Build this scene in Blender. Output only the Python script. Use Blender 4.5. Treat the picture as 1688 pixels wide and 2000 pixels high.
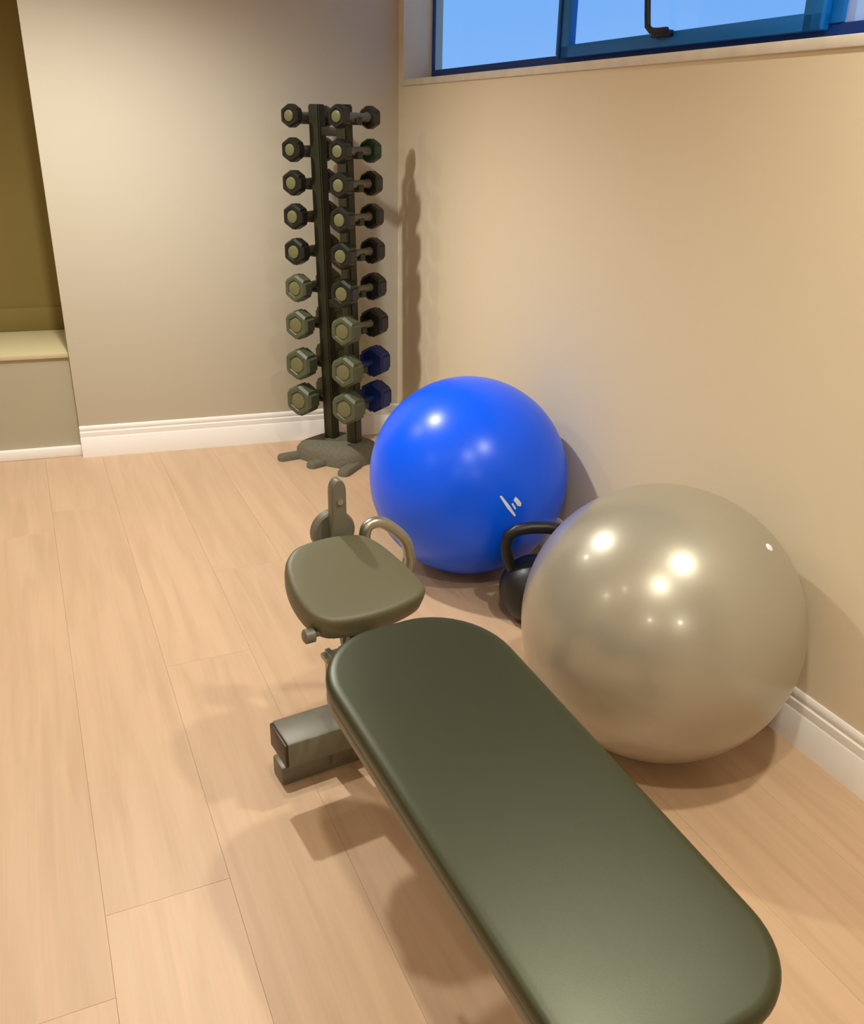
import bpy, bmesh, math, random
from mathutils import Vector, Matrix

random.seed(7)
for o in list(bpy.data.objects):
    bpy.data.objects.remove(o, do_unlink=True)
SC = bpy.context.scene
COL = SC.collection

# ------------------------------------------------------------------ camera
PITCH, ROLL, CAM_H = 0.4082, 0.0201, 1.40
F_PX, W_PX, H_PX = 1727.0, 1688.0, 2000.0
cam_data = bpy.data.cameras.new('camera')
cam_data.sensor_fit = 'VERTICAL'
cam_data.sensor_height = 24.0
cam_data.lens = 24.0 * F_PX / H_PX
cam_data.clip_start = 0.02
cam = bpy.data.objects.new('camera', cam_data)
COL.objects.link(cam)
fw = Vector((0, math.cos(PITCH), -math.sin(PITCH)))
up = Vector((0, math.sin(PITCH), math.cos(PITCH)))
rt = Vector((1, 0, 0))
rt2 = rt * math.cos(ROLL) + up * math.sin(ROLL)
up2 = -rt * math.sin(ROLL) + up * math.cos(ROLL)
m3 = Matrix((rt2, up2, -fw)).transposed()
cam.matrix_world = Matrix.Translation((0, 0, CAM_H)) @ m3.to_4x4()
SC.camera = cam

# ------------------------------------------------------------------ world (dusk-blue sky outside the window)
world = bpy.data.worlds.new('world')
SC.world = world
world.use_nodes = True
wn, wl = world.node_tree.nodes, world.node_tree.links
wn.clear()
w_out = wn.new('ShaderNodeOutputWorld')
w_bg = wn.new('ShaderNodeBackground')
w_tc = wn.new('ShaderNodeTexCoord')
w_sep = wn.new('ShaderNodeSeparateXYZ')
w_ramp = wn.new('ShaderNodeValToRGB')
wl.new(w_tc.outputs['Generated'], w_sep.inputs[0])
wl.new(w_sep.outputs['Z'], w_ramp.inputs['Fac'])
w_ramp.color_ramp.elements[0].position = 0.0
w_ramp.color_ramp.elements[0].color = (0.26, 0.53, 1.0, 1)
w_ramp.color_ramp.elements[1].position = 0.35
w_ramp.color_ramp.elements[1].color = (0.09, 0.36, 1.0, 1)
wl.new(w_ramp.outputs['Color'], w_bg.inputs['Color'])
w_bg.inputs['Strength'].default_value = 1.0
wl.new(w_bg.outputs[0], w_out.inputs['Surface'])

# ------------------------------------------------------------------ ceiling downlights and added fill spots
CEIL = 2.40
WARM = (1.0, 0.97, 0.84)
NEUTRAL = (1.0, 1.0, 0.93)


def downlight_or_fill(x, y, watts, angle=168, blend=1.0, radius=0.045, color=WARM):
    d = bpy.data.lights.new('downlight_or_fill', 'SPOT')
    d.energy = watts
    d.color = color
    d.spot_size = math.radians(angle)
    d.spot_blend = blend
    d.shadow_soft_size = radius
    o = bpy.data.objects.new('downlight_or_fill', d)
    o.location = (x, y, CEIL - 0.03)
    COL.objects.link(o)


downlight_or_fill(-1.10, 2.85, 185, angle=142, color=NEUTRAL)      # left of the dumbbell rack: seen in both balls
downlight_or_fill(0.02, 0.50, 66)       # above the bench: seen in both balls
downlight_or_fill(0.74, 1.18, 80)  # set here to add sheen on the pad's near end
downlight_or_fill(-2.20, 3.00, 42, color=NEUTRAL)
downlight_or_fill(-1.25, 0.60, 8)  # weak added fill, no known fixture here
downlight_or_fill(-2.50, 0.60, 36)  # added fill for the left side of the room
downlight_or_fill(-1.00, -1.60, 70)  # added fill behind the viewer
downlight_or_fill(0.60, -1.80, 110)  # added fill behind the viewer, lifts the right wall

SC.view_settings.view_transform = 'Standard'
SC.view_settings.look = 'None'
SC.view_settings.gamma = 1.0
SC.view_settings.use_curve_mapping = False
SC.view_settings.exposure = 0.0


# ------------------------------------------------------------------ materials
def lin(r, g, b):
    def f(c):
        c /= 255.0
        return c / 12.92 if c <= 0.04045 else ((c + 0.055) / 1.055) ** 2.4
    return (f(r), f(g), f(b), 1.0)


def mat(name, col, rough=0.5, metal=0.0, spec=0.5, var=0.0, vscale=6.0, bump=0.0, bscale=200.0,
        coat=0.0, coat_rough=0.1, var_col=None):
    m = bpy.data.materials.new(name)
    m.use_nodes = True
    n, l = m.node_tree.nodes, m.node_tree.links
    b = n['Principled BSDF']
    b.inputs['Base Color'].default_value = col
    b.inputs['Roughness'].default_value = rough
    b.inputs['Metallic'].default_value = metal
    b.inputs['Specular IOR Level'].default_value = spec
    b.inputs['Coat Weight'].default_value = coat
    b.inputs['Coat Roughness'].default_value = coat_rough
    tc = n.new('ShaderNodeTexCoord')
    if var > 0:
        t = n.new('ShaderNodeTexNoise')
        t.inputs['Scale'].default_value = vscale
        t.inputs['Detail'].default_value = 4
        l.new(tc.outputs['Object'], t.inputs['Vector'])
        mx = n.new('ShaderNodeMix')
        mx.data_type = 'RGBA'
        mx.inputs['A'].default_value = col
        c2 = var_col or (col[0] * (1 - var), col[1] * (1 - var), col[2] * (1 - var), 1)
        mx.inputs['B'].default_value = c2
        l.new(t.outputs['Fac'], mx.inputs['Factor'])
        l.new(mx.outputs['Result'], b.inputs['Base Color'])
    if bump > 0:
        t = n.new('ShaderNodeTexNoise')
        t.inputs['Scale'].default_value = bscale
        t.inputs['Detail'].default_value = 3
        l.new(tc.outputs['Object'], t.inputs['Vector'])
        bp = n.new('ShaderNodeBump')
        bp.inputs['Strength'].default_value = bump
        bp.inputs['Distance'].default_value = 0.001
        l.new(t.outputs['Fac'], bp.inputs['Height'])
        l.new(bp.outputs['Normal'], b.inputs['Normal'])
    return m


def wood_mat():
    m = bpy.data.materials.new('oak_plank')
    m.use_nodes = True
    n, l = m.node_tree.nodes, m.node_tree.links
    b = n['Principled BSDF']
    tc = n.new('ShaderNodeTexCoord')
    oi = n.new('ShaderNodeObjectInfo')
    off = n.new('ShaderNodeVectorMath')
    off.operation = 'SCALE'
    off.inputs[0].default_value = (37.0, 91.0, 13.0)
    l.new(oi.outputs['Random'], off.inputs['Scale'])
    add = n.new('ShaderNodeVectorMath')
    add.operation = 'ADD'
    l.new(tc.outputs['Object'], add.inputs[0])
    l.new(off.outputs[0], add.inputs[1])
    mp = n.new('ShaderNodeMapping')
    mp.inputs['Scale'].default_value = (1.1, 16.0, 1.0)
    l.new(add.outputs[0], mp.inputs['Vector'])
    g = n.new('ShaderNodeTexNoise')
    g.inputs['Scale'].default_value = 1.6
    g.inputs['Detail'].default_value = 5
    g.inputs['Distortion'].default_value = 0.6
    l.new(mp.outputs[0], g.inputs['Vector'])
    mp2 = n.new('ShaderNodeMapping')
    mp2.inputs['Scale'].default_value = (3.0, 120.0, 1.0)
    l.new(add.outputs[0], mp2.inputs['Vector'])
    g2 = n.new('ShaderNodeTexNoise')
    g2.inputs['Scale'].default_value = 1.5
    g2.inputs['Detail'].default_value = 2
    l.new(mp2.outputs[0], g2.inputs['Vector'])
    r = n.new('ShaderNodeValToRGB')
    r.color_ramp.elements[0].position = 0.32
    r.color_ramp.elements[0].color = lin(194, 161, 129)
    r.color_ramp.elements[1].position = 0.62
    r.color_ramp.elements[1].color = lin(204, 171, 139)
    l.new(g.outputs['Fac'], r.inputs['Fac'])
    fine = n.new('ShaderNodeMix')
    fine.data_type = 'RGBA'
    fine.blend_type = 'MULTIPLY'
    fine.inputs['Factor'].default_value = 0.10
    l.new(r.outputs['Color'], fine.inputs['A'])
    l.new(g2.outputs['Color'], fine.inputs['B'])
    hsv = n.new('ShaderNodeHueSaturation')
    mr = n.new('ShaderNodeMapRange')
    mr.inputs['To Min'].default_value = 0.97
    mr.inputs['To Max'].default_value = 1.03
    l.new(oi.outputs['Random'], mr.inputs['Value'])
    l.new(mr.outputs[0], hsv.inputs['Value'])
    l.new(fine.outputs['Result'], hsv.inputs['Color'])
    l.new(hsv.outputs[0], b.inputs['Base Color'])
    b.inputs['Roughness'].default_value = 0.42
    b.inputs['Specular IOR Level'].default_value = 0.35
    bp = n.new('ShaderNodeBump')
    bp.inputs['Strength'].default_value = 0.08
    bp.inputs['Distance'].default_value = 0.001
    l.new(g2.outputs['Fac'], bp.inputs['Height'])
    l.new(bp.outputs['Normal'], b.inputs['Normal'])
    return m


def glass_mat(name, tint, frost=0.0):
    m = bpy.data.materials.new(name)
    m.use_nodes = True
    n, l = m.node_tree.nodes, m.node_tree.links
    n.clear()
    o = n.new('ShaderNodeOutputMaterial')
    tr = n.new('ShaderNodeBsdfTransparent')
    tr.inputs['Color'].default_value = tint
    gl = n.new('ShaderNodeBsdfGlossy')
    gl.inputs['Roughness'].default_value = 0.05
    gl.inputs['Color'].default_value = (1, 1, 1, 1)
    mx = n.new('ShaderNodeMixShader')
    mx.inputs['Fac'].default_value = 0.04
    src = tr
    if frost > 0:
        tl = n.new('ShaderNodeBsdfTranslucent')
        tl.inputs['Color'].default_value = (0.95, 0.97, 1.0, 1)
        df = n.new('ShaderNodeBsdfDiffuse')
        df.inputs['Color'].default_value = (0.9, 0.93, 0.95, 1)
        m2 = n.new('ShaderNodeMixShader')
        m2.inputs['Fac'].default_value = 0.5
        l.new(tl.outputs[0], m2.inputs[1])
        l.new(df.outputs[0], m2.inputs[2])
        m1 = n.new('ShaderNodeMixShader')
        m1.inputs['Fac'].default_value = frost
        l.new(tr.outputs[0], m1.inputs[1])
        l.new(m2.outputs[0], m1.inputs[2])
        src = m1
    l.new(src.outputs[0], mx.inputs[1])
    l.new(gl.outputs[0], mx.inputs[2])
    l.new(mx.outputs[0], o.inputs['Surface'])
    return m


M = {
    'wall': mat('beige_wall_paint', lin(224, 208, 180), 0.75, spec=0.25, var=0.03, vscale=2.0, bump=0.08, bscale=350),
    'wallback': mat('toned_beige_wall_paint', lin(198, 189, 170), 0.75, spec=0.25, var=0.03, vscale=2.0, bump=0.08, bscale=350),  # beige paint greyed and darkened to offset the lamps on the back wall
    'olive': mat('shaded_olive_wall_paint', lin(126, 108, 58), 0.8, spec=0.2, var=0.06, vscale=3.0),  # olive paint darkened for the shade deep in the niche
    'niche': mat('taupe_wall_paint', lin(174, 164, 140), 0.75, spec=0.25, var=0.05, vscale=3.0),
    'ledge': mat('cream_ledge_paint', lin(196, 182, 140), 0.6, var=0.04),
    'ceil': mat('white_ceiling_paint', lin(232, 224, 208), 0.9, spec=0.1),
    'base': mat('white_baseboard_paint', lin(243, 238, 232), 0.4, var=0.03, vscale=4),
    'sill': mat('weathered_white_sill', lin(236, 226, 208), 0.6, var=0.35, vscale=14, bump=0.3, bscale=60),
    'wood': wood_mat(),
    'sub': mat('dark_subfloor', lin(120, 92, 66), 0.9),
    'frame': mat('blue_window_frame', lin(0, 112, 200), 0.4, var=0.08, vscale=5),
    'gasket': mat('navy_window_gasket', lin(2, 52, 128), 0.5),
    'glass': glass_mat('window_glass', (0.97, 0.99, 1, 1)),
    'frost': glass_mat('frosted_window_glass', (0.9, 0.98, 1, 1), 0.45),
    'black': mat('black_plastic', lin(18, 18, 20), 0.45, bump=0.05),
    'vinyl': mat('dark_olive_vinyl', lin(26, 30, 6), 0.42, spec=1.0, var=0.10, vscale=3, bump=0.12, bscale=900),
    'seatvinyl': mat('grey_olive_vinyl', lin(92, 88, 62), 0.5, spec=0.6, var=0.10, vscale=3, bump=0.12, bscale=900),  # seat vinyl lighter and greyer than the long pad
    'welt': mat('olive_brown_vinyl_edge', lin(128, 119, 98), 0.5, var=0.1),
    'steel': mat('grey_painted_steel', lin(110, 105, 90), 0.45, metal=0.15, var=0.08, vscale=9),
    'dsteel': mat('dark_brown_steel', lin(62, 46, 32), 0.45, metal=0.2, var=0.1),
    'chrome': mat('brushed_chrome', lin(168, 166, 152), 0.32, metal=0.85, var=0.08, vscale=20),
    'post': mat('dark_olive_rack_paint', lin(42, 41, 20), 0.5, var=0.15, vscale=8),
    'rackbase': mat('speckled_grey_rack_base', lin(118, 112, 92), 0.85, var=0.55, vscale=110, bump=0.8, bscale=140),
    'rubber': mat('black_rubber', lin(20, 22, 13), 0.38, spec=0.6, var=0.2, vscale=30, bump=0.2, bscale=300),
    'grubber': mat('grey_or_lit_rubber', lin(80, 85, 60), 0.5, var=0.25, vscale=30, bump=0.2, bscale=300),  # dark rubber lightened for gloss on the left column; also plain grey heads
    'navy': mat('navy_rubber', lin(10, 34, 96), 0.42, var=0.15, vscale=30),
    'green': mat('green_rubber', lin(30, 66, 40), 0.45, var=0.15, vscale=30),
    'cap': mat('olive_grey_end_cap', lin(110, 108, 72), 0.4, var=0.2, vscale=40),
    'ballblue': mat('blue_vinyl_ball', lin(0, 90, 255), 0.30, spec=0.38, coat=0.0, var=0.04, vscale=4),
    'ballsilver': mat('pearl_silver_ball', lin(166, 159, 142), 0.32, metal=0.35, spec=0.5, coat=0.3, coat_rough=0.12, var=0.05, vscale=3),
    'print': mat('white_print', lin(225, 230, 235), 0.5),
    'iron': mat('black_cast_iron', lin(20, 20, 22), 0.4, metal=0.1, var=0.15, vscale=30, bump=0.3, bscale=120),
}

M['vinyl'].node_tree.nodes['Principled BSDF'].inputs['Specular Tint'].default_value = (0.90, 0.95, 0.72, 1)


# ------------------------------------------------------------------ mesh helpers
def bx(bm, c, s, rot=None, bev=0.0, seg=2):
    """box with centre c, size s"""
    r = bmesh.ops.create_cube(bm, size=1.0)
    vs = r['verts']
    bmesh.ops.scale(bm, vec=s, verts=vs)
    if bev > 0:
        es = {e for v in vs for e in v.link_edges}
        q = bmesh.ops.bevel(bm, geom=list(es), offset=bev, segments=seg, affect='EDGES', profile=0.5)
        vs = list({v for f in q['faces'] for v in f.verts} | {v for v in vs if v.is_valid})
    if rot is not None:
        bmesh.ops.transform(bm, matrix=rot.to_4x4(), verts=vs)
    bmesh.ops.translate(bm, vec=c, verts=vs)
    return vs


def frame_of(d):
    d = Vector(d).normalized()
    a = Vector((0, 0, 1)) if abs(d.z) < 0.95 else Vector((1, 0, 0))
    x = a.cross(d).normalized()
    return x, d.cross(x), d


def cyl(bm, p0, p1, r, n=16, r1=None, rings=None):
    """closed cylinder / lathed body from p0 to p1; rings = [(fraction, radius)...]"""
    p0, p1 = Vector(p0), Vector(p1)
    x, y, d = frame_of(p1 - p0)
    L = (p1 - p0).length
    rings = rings or [(0, r), (1, r if r1 is None else r1)]
    loops = []
    for fr, rr in rings:
        c = p0 + d * (L * fr)
        loops.append([bm.verts.new(c + (x * math.cos(2 * math.pi * i / n) + y * math.sin(2 * math.pi * i / n)) * rr)
                      for i in range(n)])
    for a, b in zip(loops, loops[1:]):
        for i in range(n):
            bm.faces.new((a[i], a[(i + 1) % n], b[(i + 1) % n], b[i]))
    bm.faces.new(list(reversed(loops[0])))
    bm.faces.new(loops[-1])


def tube(bm, pts, r, n=12):
    """swept round tube along a polyline"""
    pts = [Vector(p) for p in pts]
    loops = []
    x = None
    for i, p in enumerate(pts):
        d = (pts[min(i + 1, len(pts) - 1)] - pts[max(i - 1, 0)]).normalized()
        if x is None:
            x, y, _ = frame_of(d)
        else:
            x = (x - d * x.dot(d)).normalized()
            y = d.cross(x)
        loops.append([bm.verts.new(p + (x * math.cos(2 * math.pi * k / n) + y * math.sin(2 * math.pi * k / n)) * r)
                      for k in range(n)])
    for a, b in zip(loops, loops[1:]):
        for k in range(n):
            bm.faces.new((a[k], a[(k + 1) % n], b[(k + 1) % n], b[k]))
    bm.faces.new(list(reversed(loops[0])))
    bm.faces.new(loops[-1])


def layered(bm, outline, levels, dome=0.0):
    """stack of scaled copies of an outline: levels = [(z, inset)...] bottom to top, caps closed.
    inset moves each point towards inside along averaged normals."""
    n = len(outline)
    P = [Vector((p[0], p[1])) for p in outline]
    area = sum(P[i].x * P[(i + 1) % n].y - P[(i + 1) % n].x * P[i].y for i in range(n))
    if area < 0:
        P.reverse()
    nor = []
    for i in range(n):
        t = (P[(i + 1) % n] - P[i - 1]).normalized()
        nor.append(Vector((-t.y, t.x)))
    loops = []
    for z, ins in levels:
        loops.append([bm.verts.new((P[i].x + nor[i].x * ins, P[i].y + nor[i].y * ins, z)) for i in range(n)])
    for a, b in zip(loops, loops[1:]):
        for i in range(n):
            bm.faces.new((a[i], a[(i + 1) % n], b[(i + 1) % n], b[i]))
    bm.faces.new(list(reversed(loops[0])))
    if not dome:
        bm.faces.new(loops[-1])
        return
    z, ins = levels[-1]
    c = Vector((sum(v.co.x for v in loops[-1]) / n, sum(v.co.y for v in loops[-1]) / n, z + dome))
    prev = loops[-1]
    for f in (0.75, 0.45, 0.2):
        cur = [bm.verts.new((c.x + (v.co.x - c.x) * f, c.y + (v.co.y - c.y) * f, z + dome * (1 - f * f))) for v in loops[-1]]
        for i in range(n):
            bm.faces.new((prev[i], prev[(i + 1) % n], cur[(i + 1) % n], cur[i]))
        prev = cur
    cv = bm.verts.new(c)
    for i in range(n):
        bm.faces.new((prev[i], prev[(i + 1) % n], cv))


def smooth_closed(pts, sub=6):
    """Catmull-Rom through a closed outline"""
    out = []
    n = len(pts)
    P = [Vector(p) for p in pts]
    for i in range(n):
        a, b, c, d = P[i - 1], P[i], P[(i + 1) % n], P[(i + 2) % n]
        for k in range(sub):
            t = k / sub
            out.append(0.5 * ((2 * b) + (c - a) * t + (2 * a - 5 * b + 4 * c - d) * t * t + (3 * b - a - 3 * c + d) * t ** 3))
    return out


def round_rect(x0, x1, y0, y1, radii, seg=10):
    """radii: (x1y1, x0y1, x0y0, x1y0)"""
    pts = []
    for (cx, cy, sx, sy, a0), r in zip(((x1, y1, -1, -1, 0), (x0, y1, 1, -1, 90), (x0, y0, 1, 1, 180), (x1, y0, -1, 1, 270)), radii):
        ox, oy = cx + sx * r, cy + sy * r
        for k in range(seg + 1):
            a = math.radians(a0 + 90 * k / seg)
            pts.append((ox + r * math.cos(a), oy + r * math.sin(a)))
    return pts


def smooth(me, angle=38):
    for p in me.polygons:
        p.use_smooth = True
    try:
        me.set_sharp_from_angle(angle=math.radians(angle))
    except Exception:
        pass


def mesh(name, bm, m, angle=38):
    bmesh.ops.recalc_face_normals(bm, faces=bm.faces[:])
    me = bpy.data.meshes.new(name)
    bm.to_mesh(me)
    bm.free()
    me.materials.append(m)
    smooth(me, angle)
    return me


def link(name, data, parent=None, loc=None, rot=None):
    o = bpy.data.objects.new(name, data)
    COL.objects.link(o)
    if parent is not None:
        o.parent = parent
    if loc is not None:
        o.location = loc
    if rot is not None:
        o.rotation_euler = rot
    return o


def obj(name, bm, m, parent=None, loc=None, rot=None, angle=38):
    return link(name, mesh(name, bm, m, angle), parent, loc, rot)


def tag(o, label=None, cat=None, group=None, kind=None):
    if label:
        o['label'] = label
    if cat:
        o['category'] = cat
    if group:
        o['group'] = group
    if kind:
        o['kind'] = kind
    return o


def struct(name, bm, m, label, cat, loc=None, rot=None):
    return tag(obj(name, bm, m, None, loc, rot), label, cat, kind='structure')


B = bmesh.new

# ------------------------------------------------------------------ room frame
# corner of back wall and right wall; right wall runs towards the camera along RW, outward normal RN
CX, CY = -0.1832, 4.2575
ANG_R = math.radians(-65.483)          # right wall direction, away from the corner
ANG_B = math.radians(18.286)           # back wall direction, towards the corner
RW = Vector((math.cos(ANG_R), math.sin(ANG_R), 0))
RN = Vector((-RW.y, RW.x, 0))          # outward
BW = Vector((-math.cos(ANG_B), -math.sin(ANG_B), 0))   # from the corner to the left
BN = Vector((-math.sin(ANG_B), math.cos(ANG_B), 0))    # outward
CORNER = Vector((CX, CY, 0))
# local frames: wall objects sit at the corner; right wall: x = along RW, y = outward; back wall: x = -BW (towards the corner), y = outward
ROT_R = (0, 0, ANG_R)
ROT_B = (0, 0, ANG_B)
LR, TH = 7.4, 0.145                     # right wall length, wall thickness

# floor: subfloor and individual oak planks
bm = B()
bx(bm, (LR / 2 - 0.5, -2.2, -0.05), (LR + 2.2, 5.4, 0.07))
floor = struct('floor', bm, M['sub'], 'pale oak plank floor of the exercise room', 'floor', CORNER, ROT_R)
PW, PL = 0.24, 2.10
bm = B()
bx(bm, (0, 0, 0), (PL - 0.0004, PW - 0.0003, 0.015), bev=0.0003, seg=1)
plank_me = mesh('plank', bm, M['wood'])
offs = [0.0, 0.83, 0.37, 1.31, 0.61, 1.55, 1.02, 0.19]
for r in range(21):
    x = -1.45 - offs[r % 8]
    while x < LR + 0.3:
        link('plank', plank_me, floor, (x + PL / 2, 0.16 - r * PW, -0.0075))
        x += PL

# right wall with the window opening
WS0, WS1, WZ0, WZ1 = 0.058, 3.60, 1.590, 2.22
bm = B()
bx(bm, (LR / 2, TH / 2, WZ0 / 2 - 0.02), (LR, TH, WZ0 + 0.04))
bx(bm, (LR / 2, TH / 2, (WZ1 + CEIL) / 2), (LR, TH, CEIL - WZ1))
bx(bm, ((WS0 - 0.2) / 2, TH / 2, (WZ0 + WZ1) / 2), (WS0 + 0.2, TH, WZ1 - WZ0))
bx(bm, ((WS1 + LR) / 2, TH / 2, (WZ0 + WZ1) / 2), (LR - WS1, TH, WZ1 - WZ0))
struct('wall_right', bm, M['wall'], 'beige painted wall below and around the blue window', 'wall', CORNER, ROT_R)

# back wall, left end stops at the niche
BL = 1.488
bm = B()
bx(bm, (-BL / 2 + 0.1, 0.35, CEIL / 2 - 0.02), (BL + 0.2, 0.70, CEIL + 0.04), bev=0.004, seg=2)
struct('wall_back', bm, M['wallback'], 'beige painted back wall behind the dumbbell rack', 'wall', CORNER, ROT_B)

# niche at the far left: low wall with a ledge, olive wall behind it, its shade put into the colour
NL = 2.6
bm = B()
bx(bm, (-BL - NL / 2, 0.045 + 0.27, 0.225), (NL, 0.54, 0.45))
struct('wall_niche_low', bm, M['niche'], 'low taupe wall at the far left under the cream ledge', 'wall', CORNER, ROT_B)
bm = B()
bx(bm, (-BL - NL / 2, 0.035 + 0.275, 0.461), (NL, 0.55, 0.022), bev=0.003)
struct('trim_1', bm, M['ledge'], 'cream ledge on top of the low wall at the far left', 'ledge', CORNER, ROT_B)
bm = B()
bx(bm, (-BL - NL / 2, 0.56 + 0.07, CEIL / 2), (NL, 0.14, CEIL))
struct('wall_niche', bm, M['olive'], 'olive wall with shade in its colour above the cream ledge at the far left', 'wall', CORNER, ROT_B)
bm = B()
bx(bm, (-BL - NL / 2, 0.553, 0.472 + 0.055), (NL, 0.016, 0.11), bev=0.004)
struct('trim_2', bm, M['olive'], 'olive skirting board at the foot of the olive wall', 'skirting', CORNER, ROT_B)
bm = B()
bx(bm, (-BL - NL / 2, 0.034, 0.0225), (NL, 0.030, 0.045), bev=0.003)
struct('baseboard_niche', bm, M['base'], 'thin white strip at the foot of the low taupe wall', 'baseboard', CORNER, ROT_B)


# baseboards with a stepped top moulding
def skirting(name, x0, x1, h, label, rot):
    prof = [(0, 0), (0, h), (-0.004, h), (-0.008, h - 0.005), (-0.009, h - 0.018), (-0.0075, h - 0.021), (-0.0075, h - 0.025), (-0.012, h - 0.028),
            (-0.013, h - 0.046), (-0.0125, h - 0.050), (-0.016, h - 0.055), (-0.016, 0)]
    bm = B()
    a = [bm.verts.new((x0, y, z)) for y, z in prof]
    b = [bm.verts.new((x1, y, z)) for y, z in prof]
    n = len(prof)
    for i in range(n):
        bm.faces.new((a[i], a[(i + 1) % n], b[(i + 1) % n], b[i]))
    bm.faces.new(a)
    bm.faces.new(list(reversed(b)))
    return struct(name, bm, M['base'], label, 'baseboard', CORNER, rot)


skirting('baseboard_back', -BL, 0.0, 0.145, 'white moulded baseboard along the back wall', ROT_B)
skirting('baseboard_right', 0.0, LR, 0.145, 'white moulded baseboard along the window wall', ROT_R)

# ceiling and the walls out of view
bm = B()
bx(bm, (LR / 2 - 0.5, -2.2, CEIL + 0.05), (LR + 2.2, 5.6, 0.1))
struct('ceiling', bm, M['ceil'], 'plain white ceiling above the exercise room', 'ceiling', CORNER, ROT_R)
bm = B()
bx(bm, (LR / 2 - 0.4, -4.4, CEIL / 2), (LR + 2.6, 0.2, CEIL))
struct('wall_left', bm, M['wall'], 'beige wall opposite the window wall', 'wall', CORNER, ROT_R)
bm = B()
bx(bm, (LR + 0.1, -2.1, CEIL / 2), (0.2, 4.8, CEIL))
struct('wall_front', bm, M['wall'], 'beige wall behind the viewer', 'wall', CORNER, ROT_R)

# ------------------------------------------------------------------ window
win = tag(link('window_1', None, None, CORNER, ROT_R), 'blue framed window high in the right wall with light blue panes', 'window', kind='structure')
FD = 0.13                               # frame depth behind the wall face
Z0, Z1 = WZ0 + 0.001, WZ1 - 0.001


def wbar(name, x0, x1, z0, z1, y0, y1, m, bev=0.003):
    bm = B()
    bx(bm, ((x0 + x1) / 2, (y0 + y1) / 2, (z0 + z1) / 2), (x1 - x0, y1 - y0, z1 - z0), bev=bev)
    return obj(name, bm, m, win)


# outer frame: bottom, top, both ends
wbar('bottom_frame', WS0, WS1, Z0, 1.634, FD, FD + 0.035, M['gasket'])
wbar('top_frame', WS0, WS1, Z1 - 0.045, Z1, FD, FD + 0.035, M['frame'])
wbar('side_frame', WS0 + 0.001, 0.074, 1.634, Z1 - 0.045, FD, FD + 0.012, M['gasket'])
wbar('side_frame', WS1 - 0.05, WS1 - 0.001, 1.634, Z1 - 0.045, FD, FD + 0.035, M['frame'])
wbar('mullion', 1.084, 1.132, 1.634, Z1 - 0.045, FD - 0.004, FD + 0.035, M['frame'])
wbar('mullion', 2.215, 2.290, 1.634, Z1 - 0.045, FD - 0.004, FD + 0.035, M['frame'])
# opening sash in the middle bay, a little proud of the frame
sash = B()
sx0, sx1, sz0, sz1 = 1.136, 2.258, 1.6205, Z1 - 0.03
for (a, b, c, d) in ((sx0, sx1, sz0, sz0 + 0.037), (sx0, sx1, sz1 - 0.05, sz1), (sx0, sx0 + 0.072, sz0, sz1), (sx1 - 0.058, sx1, sz0, sz1)):
    bx(sash, ((a + b) / 2, FD - 0.018, (c + d) / 2), (b - a, 0.026, d - c), bev=0.004)
sash_o = obj('sash', sash, M['frame'], win)
bm = B()
bx(bm, (sx0 + 0.018, FD - 0.033, (sz0 + sz1) / 2), (0.010, 0.006, sz1 - sz0), bev=0.002)
obj('gasket', bm, M['gasket'], sash_o)
bm = B()   # L shaped handle: plate on the bottom rail, bent grip going up
tube(bm, [(1.735, FD - 0.052, 1.658), (1.70, FD - 0.056, 1.658), (1.672, FD - 0.058, 1.661), (1.656, FD - 0.058, 1.672),
          (1.650, FD - 0.058, 1.70), (1.640, FD - 0.058, 1.76), (1.632, FD - 0.058, 1.82), (1.630, FD - 0.058, 1.86)], 0.0085, 10)
bx(bm, (1.70, FD - 0.040, 1.652), (0.075, 0.022, 0.016), bev=0.003)
obj('handle', bm, M['black'], sash_o)
for (a, b, c, d, yy, mm) in ((0.074, 1.084, 1.634, Z1 - 0.045, FD + 0.006, 'glass'),
                             (sx0 + 0.07, sx1 - 0.056, sz0 + 0.034, sz1 - 0.048, FD - 0.018, 'glass'),
                             (2.290, WS1 - 0.05, 1.634, Z1 - 0.045, FD + 0.006, 'frost')):
    wbar('pane', a, b, c, d, yy, yy + 0.005, M[mm], bev=0)
bm = B()
bx(bm, ((WS0 + WS1) / 2, 0.060, 1.581), (WS1 - WS0 + 0.01, 0.134, 0.024), bev=0.003)
obj('sill', bm, M['sill'], win)


# ------------------------------------------------------------------ exercise balls
def ball(name, c, r, m, label):
    bm = B()
    bmesh.ops.create_uvsphere(bm, u_segments=96, v_segments=64, radius=r)
    for v in bm.verts:                   # settles a little on the floor
        v.co.z = max(v.co.z, -r + 0.0015)
        v.co.z += r - 0.0015
    o = obj(name, bm, m, None, (c[0], c[1], 0), angle=80)
    return tag(o, label, 'exercise ball')


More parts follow.
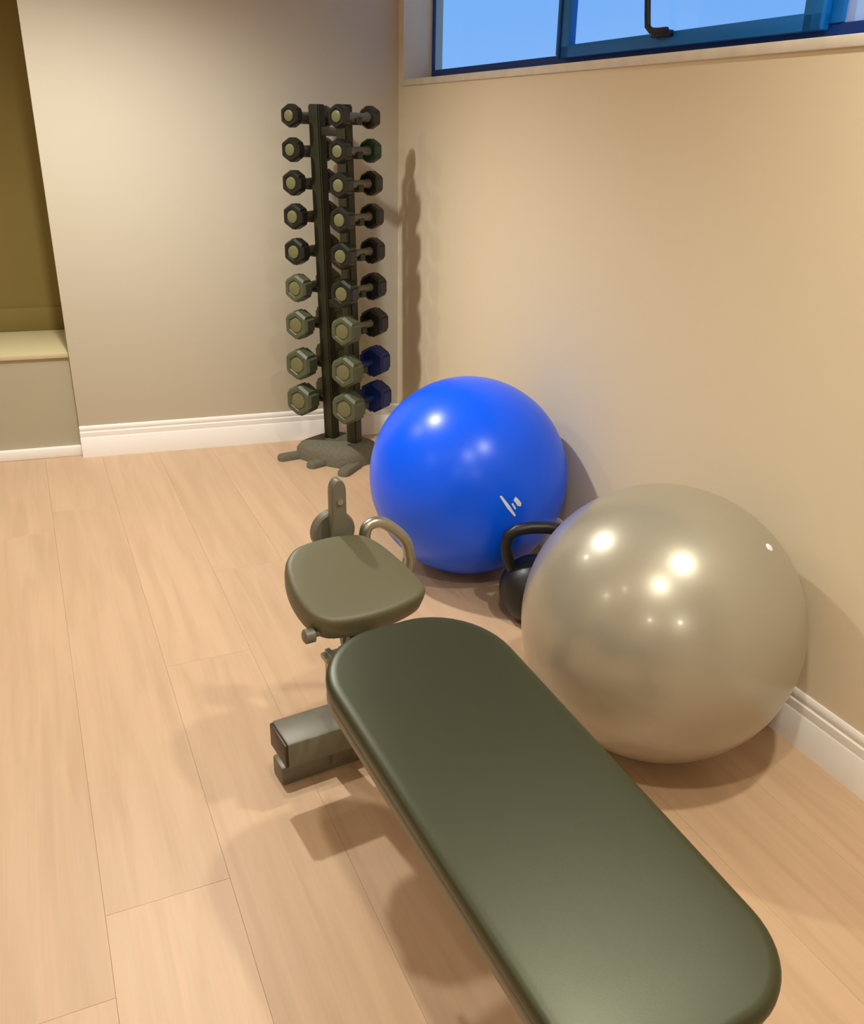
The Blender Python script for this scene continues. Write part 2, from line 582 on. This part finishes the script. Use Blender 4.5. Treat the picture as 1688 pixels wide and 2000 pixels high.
def sphere_patch(r, nrm, upish, poly, lift, zc, sub=8):
    """flat print polygon (metres in the tangent plane) wrapped onto a sphere of radius r centred at height zc"""
    n = Vector(nrm).normalized()
    u = Vector(upish)
    y = (u - n * u.dot(n)).normalized()
    x = y.cross(n)
    bm = B()
    loops = []
    cx = sum(p[0] for p in poly) / len(poly)
    cy = sum(p[1] for p in poly) / len(poly)
    for li in (0.0, lift):
        vs = []
        for p in poly:
            q = (n * r + x * p[0] + y * p[1]).normalized() * (r + li)
            vs.append(bm.verts.new(q + Vector((0, 0, zc))))
        c = bm.verts.new((n * r + x * cx + y * cy).normalized() * (r + li) + Vector((0, 0, zc)))
        for i in range(len(vs)):
            bm.faces.new((c, vs[i], vs[(i + 1) % len(vs)]))
        loops.append(vs)
    for i in range(len(poly)):
        bm.faces.new((loops[0][i], loops[0][(i + 1) % len(poly)], loops[1][(i + 1) % len(poly)], loops[1][i]))
    return bm


RS, RB = 0.3295, 0.3320
SIL = (0.5504, 1.848)
BLU = (0.1190, 2.789)
silver = ball('exercise_ball', SIL, RS, M['ballsilver'], 'silver grey exercise ball on the floor beside the bench')
blue = ball('exercise_ball', BLU, RB, M['ballblue'], 'glossy blue exercise ball against the wall near the dumbbell rack')
# air valve plug of the silver ball
n = Vector((0.56, -0.33, 0.76)).normalized()
bm = B()
pc = n * (RS - 0.001) + Vector((0, 0, RS))
cyl(bm, pc, pc + n * 0.004, 0.009, 18, rings=[(0, 0.010), (0.6, 0.009), (1, 0.006)])
obj('valve_plug', bm, M['print'], silver)
# white printed mark of the blue ball
nb = Vector((0.40, -0.905, 0.06))
obj('printed_mark', sphere_patch(RB, nb, (0, 0, 1), [(-0.052, 0.036), (-0.045, 0.037), (-0.020, 0.004), (0.004, -0.032), (0.000, -0.037), (-0.026, -0.006)], 0.0008, RB), M['print'], blue)
obj('printed_mark', sphere_patch(RB, nb, (0, 0, 1), [(-0.006, 0.018), (0.002, 0.028), (0.010, 0.020), (0.022, 0.004), (0.020, -0.006), (0.008, -0.002), (0.002, 0.008)], 0.0008, RB), M['print'], blue)
obj('printed_mark', sphere_patch(RB, nb, (0, 0, 1), [(-0.012, 0.006), (-0.008, 0.010), (0.004, -0.010), (0.000, -0.014)], 0.0008, RB), M['print'], blue)

# ------------------------------------------------------------------ kettlebell between the balls
kb = tag(link('kettlebell', None, None, (0.322, 2.425, 0), (0, 0, math.radians(4))), 'black kettlebell on the floor between the blue ball and the silver ball', 'kettlebell')
kb.scale = (1.12, 1.12, 1.12)
bm = B()
prof = []
KR = 0.098
for k in range(0, 19):
    a = math.radians(-62 + k * (142 / 18))
    prof.append((KR * math.sin(a) + KR * math.sin(math.radians(62)), KR * math.cos(a)))
h = prof[-1][0]
cyl(bm, (0, 0, 0), (0, 0, h), 0.05, 32, rings=[(z / h, r) for z, r in prof])
obj('body', bm, M['iron'], kb)
bm = B()
path = [(-0.062, 0, 0.145), (-0.080, 0, 0.185), (-0.086, 0, 0.225), (-0.080, 0, 0.252), (-0.058, 0, 0.268), (-0.02, 0, 0.274)]
path += [(-x, y, z) for x, y, z in reversed(path)]
tube(bm, path, 0.0165, 14)
obj('handle', bm, M['iron'], kb)

# ------------------------------------------------------------------ dumbbell rack
LP = Vector((-0.4542, 3.888, 0))
ANG_RK = math.radians(61.5 - 90)
rack = tag(link('dumbbell_rack', None, None, LP, (0, 0, ANG_RK)), 'tall dark two-post dumbbell rack standing in the corner', 'dumbbell rack')
ROWS = [1.44, 1.315, 1.19, 1.06, 0.92, 0.77, 0.615, 0.442, 0.28]
HEAD_R = [0.047, 0.050, 0.053, 0.055, 0.058, 0.062, 0.067, 0.073, 0.076]
TOPZ = 1.485


def post_x(side, z):
    f = z / TOPZ
    return (-0.016 * (1 - f) - 0.050 * f) if side == 0 else (0.108 * (1 - f) + 0.081 * f)


def db_x(side, z):
    f = z / TOPZ
    return (-0.092) if side == 0 else (0.158 * (1 - f) + 0.134 * f)


for side in (0, 1):
    bm = B()
    hw = 0.026
    lo = [bm.verts.new((post_x(side, 0.05) + sx * hw, sy * hw, 0.05)) for sx, sy in ((-1, -1), (1, -1), (1, 1), (-1, 1))]
    hi = [bm.verts.new((post_x(side, TOPZ) + sx * hw, sy * hw, TOPZ)) for sx, sy in ((-1, -1), (1, -1), (1, 1), (-1, 1))]
    for i in range(4):
        bm.faces.new((lo[i], lo[(i + 1) % 4], hi[(i + 1) % 4], hi[i]))
    bm.faces.new(list(reversed(lo)))
    bm.faces.new(hi)
    bmesh.ops.bevel(bm, geom=bm.edges[:], offset=0.005, segments=2, affect='EDGES')
    obj('post', bm, M['post'], rack)
    # cradle arms for each dumbbell, on the outer side of the post
    for z in ROWS:
        px, dx = post_x(side, z), db_x(side, z)
        sg = -1 if side == 0 else 1
        bm = B()
        hx = dx + sg * 0.020
        zb = z - 0.0235
        x0 = px + sg * 0.020
        # saddle: flat arm under the handle with an upturned lip
        bx(bm, ((x0 + hx) / 2, 0, zb), (abs(hx - x0), 0.036, 0.012), bev=0.002)
        bx(bm, (hx, 0, zb + 0.008), (0.006, 0.036, 0.028), bev=0.002)
        obj('cradle', bm, M['post'], rack)
for z in (1.385, 0.70):
    bm = B()
    a, b = post_x(0, z) + 0.020, post_x(1, z) - 0.020
    bx(bm, ((a + b) / 2, 0, z), (b - a, 0.03, 0.034), bev=0.003)
    obj('crossbar', bm, M['post'], rack)
# heavy base: block with two splayed feet
bm = B()
out = smooth_closed([(-0.145, -0.10), (-0.06, -0.145), (0.05, -0.15), (0.16, -0.13), (0.20, -0.03), (0.18, 0.09), (0.05, 0.13), (-0.10, 0.10)], 5)
layered(bm, out, [(0.0, 0.0), (0.05, 0.004), (0.072, 0.022), (0.085, 0.05)])
base = obj('base', bm, M['rackbase'], rack)
for (x0, y0, x1, y1) in ((-0.10, -0.08, -0.175, -0.205), (0.04, -0.10, 0.00, -0.215), (0.17, -0.08, 0.185, -0.225)):
    bm = B()
    d = Vector((x1 - x0, y1 - y0, 0))
    L = d.length
    ang = math.atan2(d.y, d.x)
    out = round_rect(0, L, -0.026, 0.026, (0.02, 0.005, 0.005, 0.02), 5)
    layered(bm, out, [(0, 0), (0.018, 0), (0.026, 0.006)])
    obj('foot', bm, M['rackbase'], base, (x0, y0, 0), (0, 0, ang))

ORD = ['topmost', 'second from the top', 'third from the top', 'fourth from the top', 'middle', 'fourth from the bottom', 'third from the bottom', 'second from the bottom', 'lowest']
HALF = 0.11


def dumbbell(side, i):
    z = ROWS[i]
    hr = HEAD_R[i]
    key = 'rubber'
    colr = 'black'
    if side == 0 and i >= 5:
        key, colr = 'grubber', 'dark, painted-as-lit'  # gloss on the lower dumbbells put into the rubber colour
    if side == 1 and i == 1:
        colr = 'black and green'
    if side == 1 and i == 6:
        colr = 'black and grey'
    if side == 1 and i >= 7:
        key, colr = 'navy', 'navy and grey'
    w = Matrix.Translation(LP) @ Matrix.Rotation(ANG_RK, 4, 'Z')
    p = w @ Vector((db_x(side, z), 0, z))
    t = link('dumbbell', None, None, p, (0, 0, ANG_RK))
    where = "rack's left column" if side == 0 else "rack's right column"
    tag(t, '%s hexagonal dumbbell, %s in the %s' % (colr, ORD[i], where), 'dumbbell', 'dumbbells on the two-post rack')
    th = 0.044 + 0.030 * (hr - 0.045) / 0.028
    bm = B()
    cyl(bm, (0, -HALF + 0.01, 0), (0, HALF - 0.01, 0), 0.015, 16,
        rings=[(0, 0.020), (0.10, 0.019), (0.14, 0.0150), (0.35, 0.0160), (0.5, 0.0170), (0.65, 0.0160), (0.86, 0.0150), (0.9, 0.019), (1, 0.020)])
    obj('handle', bm, M['steel'] if key != 'navy' else M['navy'], t)
    for sg in (-1, 1):
        hk = 'green' if (side == 1 and i == 1 and sg == 1) else ('grubber' if (side == 1 and i >= 6 and sg == -1) else key)
        bm = B()
        n = 6
        rings = [(-th / 2, hr * 0.80), (-th / 2 + 0.008, hr), (th / 2 - 0.010, hr), (th / 2, hr * 0.84), (th / 2, hr * 0.62), (th / 2 - 0.004, hr * 0.56)]
        loops = []
        for yy, rr in rings:
            loops.append([bm.verts.new((rr * math.cos(math.pi / 3 * k + math.pi / 6), sg * (HALF + yy), rr * math.sin(math.pi / 3 * k + math.pi / 6))) for k in range(n)])
        for a, b in zip(loops, loops[1:]):
            for k in range(n):
                bm.faces.new((a[k], a[(k + 1) % n], b[(k + 1) % n], b[k]))
        bm.faces.new(loops[0])
        bm.faces.new(loops[-1])
        # soften the six long edges
        es = [e for e in bm.edges if abs(abs(e.verts[0].co.y) - abs(e.verts[1].co.y)) > 0.02]
        bmesh.ops.bevel(bm, geom=es, offset=hr * 0.16, segments=2, affect='EDGES')
        hd = obj('head', bm, M[hk], t, angle=30)
        bm = B()
        y0 = sg * (HALF + th / 2 - 0.005)
        cyl(bm, (0, y0, 0), (0, y0 + sg * 0.006, 0), hr * 0.4, 20, rings=[(0, hr * 0.46), (0.7, hr * 0.44), (1, hr * 0.36)])
        obj('end_cap', bm, M['cap'] if hk != 'navy' else M['navy'], hd)
    return t


for side in (0, 1):
    for i in range(9):
        dumbbell(side, i)

# ------------------------------------------------------------------ weight bench
# local frame: x = across (u), y = along the bench away from the viewer (t)
QX, QY = 0.36010706, 0.39214474
AX = math.atan2(0.50341945, 0.86404216)
UX = Vector((0.86404216, 0.50341945, 0))
UT = Vector((-0.50341945, 0.86404216, 0))
U0, T0 = 0.165, 0.75
bench = tag(link('weight_bench', None, None, Vector((QX, QY, 0)) + UX * U0 + UT * T0, (0, 0, AX)),
            'dark olive padded weight bench on a grey steel frame in the foreground', 'weight bench')


def L3(u, t, z):
    return Vector((u - U0, t - T0, z))


SLOPE = math.radians(8.688)
ZQ = 0.369                               # height of the pad top at t = 0 of the sloping plane


def pad_obj(name, out, levels, m, slope, org, parent=bench, angle=50, dome=0.0):
    bm = B()
    layered(bm, out, levels, dome)
    return obj(name, bm, m, parent, org, (slope, 0, 0), angle)


# long pad: outline in (u, t along the slope), crown rounded at the rim
out = [(a - U0, b) for a, b in round_rect(-0.018, 0.338, 0.285, 1.150, (0.150, 0.135, 0.10, 0.115), 12)]
org = Vector((0, -T0, ZQ))
pad = pad_obj('long_pad', out, [(-0.034, 0.004), (-0.031, 0.0), (-0.018, -0.002), (-0.009, -0.001), (-0.004, 0.003), (-0.001, 0.009), (0.0, 0.019)],
              M['vinyl'], SLOPE, org, dome=0.002)
pad_obj('welt', out, [(-0.040, 0.010), (-0.039, 0.0055), (-0.034, 0.0055), (-0.033, 0.010)], M['dsteel'], SLOPE, Vector((0, 0, 0)), pad).rotation_euler = (0, 0, 0)
pad_obj('backing_board', out, [(-0.056, 0.004), (-0.054, 0.001), (-0.042, 0.001), (-0.0395, 0.004)], M['welt'], SLOPE, Vector((0, 0, 0)), pad).rotation_euler = (0, 0, 0)

pad_obj('edge_strip', out, [(-0.065, 0.010), (-0.063, 0.005), (-0.0555, 0.005)], M['dsteel'], SLOPE, Vector((0, 0, 0)), pad).rotation_euler = (0, 0, 0)

# seat pad: tapered, tilted up towards its far end
sp = [(0.040, 1.268), (0.034, 1.32), (0.043, 1.375), (0.062, 1.405), (0.092, 1.424), (0.160, 1.432), (0.224, 1.424), (0.256, 1.398),
      (0.280, 1.345), (0.301, 1.268), (0.292, 1.238), (0.240, 1.220), (0.165, 1.212), (0.092, 1.218), (0.056, 1.238)]
ST = math.atan(0.38)
out = [(u - U0, (t - 1.22) / math.cos(ST)) for u, t in smooth_closed(sp, 4)]
seat = pad_obj('seat_pad', out, [(-0.060, 0.010), (-0.054, 0.003), (-0.030, 0.0), (-0.011, 0.0), (-0.005, 0.002), (-0.0015, 0.006), (0.0, 0.013)],
               M['seatvinyl'], ST, Vector((0, 1.22 - T0, 0.52)), dome=0.003)
pad_obj('backing_board', out, [(-0.076, 0.020), (-0.060, 0.016)], M['dsteel'], 0, Vector((0, 0, 0)), seat)

# frame: spine tube under the pads (follows the slope), legs and feet
bm = B()
a, b = L3(U0, 0.36, 0), L3(U0, 1.24, 0)


def beam(bm, p0, p1, w, h, bev=0.005):
    p0, p1 = Vector(p0), Vector(p1)
    d = (p1 - p0)
    L = d.length
    y = d.normalized()
    zz = Vector((0, 0, 1)) if abs(y.z) < 0.9 else Vector((0, 1, 0))
    x = y.cross(zz).normalized()
    z = x.cross(y)
    bx(bm, (p0 + p1) / 2, (w, L, h), rot=Matrix((x, y, z)).transposed(), bev=bev)


def pz(t):                                # underside of the long pad at along-position t
    return ZQ + t * math.tan(SLOPE) - 0.068


beam(bm, L3(U0, 0.34, pz(0.34) - 0.022), L3(U0, 1.16, pz(1.16) - 0.022), 0.05, 0.04)
obj('spine_tube', bm, M['steel'], bench)
for s in (-0.155, 0.155):
    bm = B()
    beam(bm, L3(U0 + s, 0.42, pz(0.42) - 0.010), L3(U0 + s, 1.03, pz(1.03) - 0.010), 0.016, 0.018, 0.003)
    obj('side_rail', bm, M['chrome'], bench)
# far leg: leaning post from floor to seat
bm = B()
beam(bm, L3(U0, 1.43, 0.03), L3(U0, 1.27, 0.43), 0.05, 0.06)
obj('leg', bm, M['steel'], bench)
bm = B()
beam(bm, L3(U0, 1.12, pz(1.12) - 0.03), L3(U0, 1.33, 0.36), 0.045, 0.05)
obj('spine_link', bm, M['steel'], bench)
bm = B()
beam(bm, L3(0.0, 1.35, 0.168), L3(0.29, 1.35, 0.168), 0.10, 0.064, 0.006)
ct = obj('cross_tube', bm, M['steel'], bench)
bm = B()
beam(bm, L3(-0.006, 1.35, 0.168), L3(0.002, 1.35, 0.168), 0.094, 0.058, 0.003)
obj('end_cap', bm, M['dsteel'], ct)
bm = B()
beam(bm, L3(0.02, 1.44, 0.025), L3(0.31, 1.44, 0.025), 0.06, 0.05, 0.006)
obj('foot', bm, M['steel'], bench)
# near leg and foot
bm = B()
beam(bm, L3(U0, 0.50, 0.03), L3(U0, 0.62, pz(0.6) - 0.03), 0.05, 0.05)
obj('leg', bm, M['steel'], bench)
bm = B()
beam(bm, L3(0.04, 0.50, 0.025), L3(0.29, 0.50, 0.025), 0.06, 0.05, 0.006)
obj('foot', bm, M['steel'], bench)
# half-moon adjusting plate under the long pad
bm = B()
R_ = 0.155
out = [(R_ * math.cos(math.radians(a)), R_ * 0.92 * math.sin(math.radians(a))) for a in range(180, 361, 10)]
layered(bm, out, [(-0.005, 0), (0.005, 0)])
pl = obj('adjusting_plate', bm, M['dsteel'], bench, L3(0.062, 0.92, pz(0.92) + 0.002), (math.radians(90), 0, math.radians(90)))
for k in range(5):
    bm = B()
    a = math.radians(215 + k * 28)
    cyl(bm, (R_ * 0.82 * math.cos(a), R_ * 0.75 * math.sin(a), -0.008), (R_ * 0.82 * math.cos(a), R_ * 0.75 * math.sin(a), 0.008), 0.008, 12)
    obj('pin', bm, M['steel'], pl)
# bracket pieces and knob below the seat
bm = B()
bx(bm, L3(0.075, 1.235, 0.405), (0.012, 0.03, 0.085), bev=0.003)
bx(bm, L3(0.100, 1.235, 0.405), (0.006, 0.02, 0.085), bev=0.002)
bx(bm, L3(0.110, 1.235, 0.435), (0.10, 0.03, 0.012), bev=0.003)
obj('seat_bracket', bm, M['chrome'], bench)
bm = B()
cyl(bm, L3(0.062, 1.255, 0.482), L3(0.028, 1.255, 0.482), 0.012, 16, rings=[(0, 0.006), (0.3, 0.006), (0.35, 0.015), (0.9, 0.015), (1, 0.010)])
obj('knob', bm, M['steel'], bench)
# upright behind the seat: flat post with a rounded head, round hub, bent loop handle
bm = B()
out = [(-0.0165, 0.0), (0.0165, 0.0)] + [(0.0165 * math.cos(math.radians(a)), 0.265 + 0.030 * math.sin(math.radians(a))) for a in range(0, 181, 15)]
layered(bm, out, [(-0.014, 0.002), (-0.011, 0), (0.011, 0), (0.014, 0.002)])
up_o = obj('upright_post', bm, M['steel'], bench, L3(0.198, 1.462, 0.42), (math.radians(90), 0, 0))
bm = B()
cyl(bm, (0, 0.246, -0.018), (0, 0.246, 0.018), 0.007, 14)
obj('bolt', bm, M['chrome'], up_o)
bm = B()
cyl(bm, L3(0.198, 1.478, 0.580), L3(0.198, 1.505, 0.580), 0.05, 36, rings=[(0, 0.046), (0.15, 0.050), (0.85, 0.050), (1, 0.046)])
obj('hub', bm, M['steel'], bench)
bm = B()
pts = [(0.225, 1.46, 0.46), (0.258, 1.46, 0.53), (0.262, 1.46, 0.572), (0.270, 1.46, 0.589), (0.290, 1.46, 0.594), (0.312, 1.46, 0.586),
       (0.345, 1.46, 0.558), (0.366, 1.46, 0.530), (0.374, 1.46, 0.500), (0.376, 1.46, 0.470), (0.350, 1.46, 0.42), (0.20, 1.44, 0.40)]
pts = [Vector(p) for p in pts]
fine = []
for i in range(len(pts) - 1):
    a, b, c, d = pts[max(i - 1, 0)], pts[i], pts[i + 1], pts[min(i + 2, len(pts) - 1)]
    for k in range(5):
        t = k / 5
        fine.append(0.5 * ((2 * b) + (c - a) * t + (2 * a - 5 * b + 4 * c - d) * t * t + (3 * b - a - 3 * c + d) * t ** 3))
fine.append(pts[-1])
tube(bm, [L3(*p) for p in fine], 0.0135, 14)
obj('loop_handle', bm, M['chrome'], bench)
bm = B()
beam(bm, L3(0.198, 1.462, 0.44), L3(U0, 1.33, 0.39), 0.04, 0.045)
obj('post_socket', bm, M['steel'], bench)
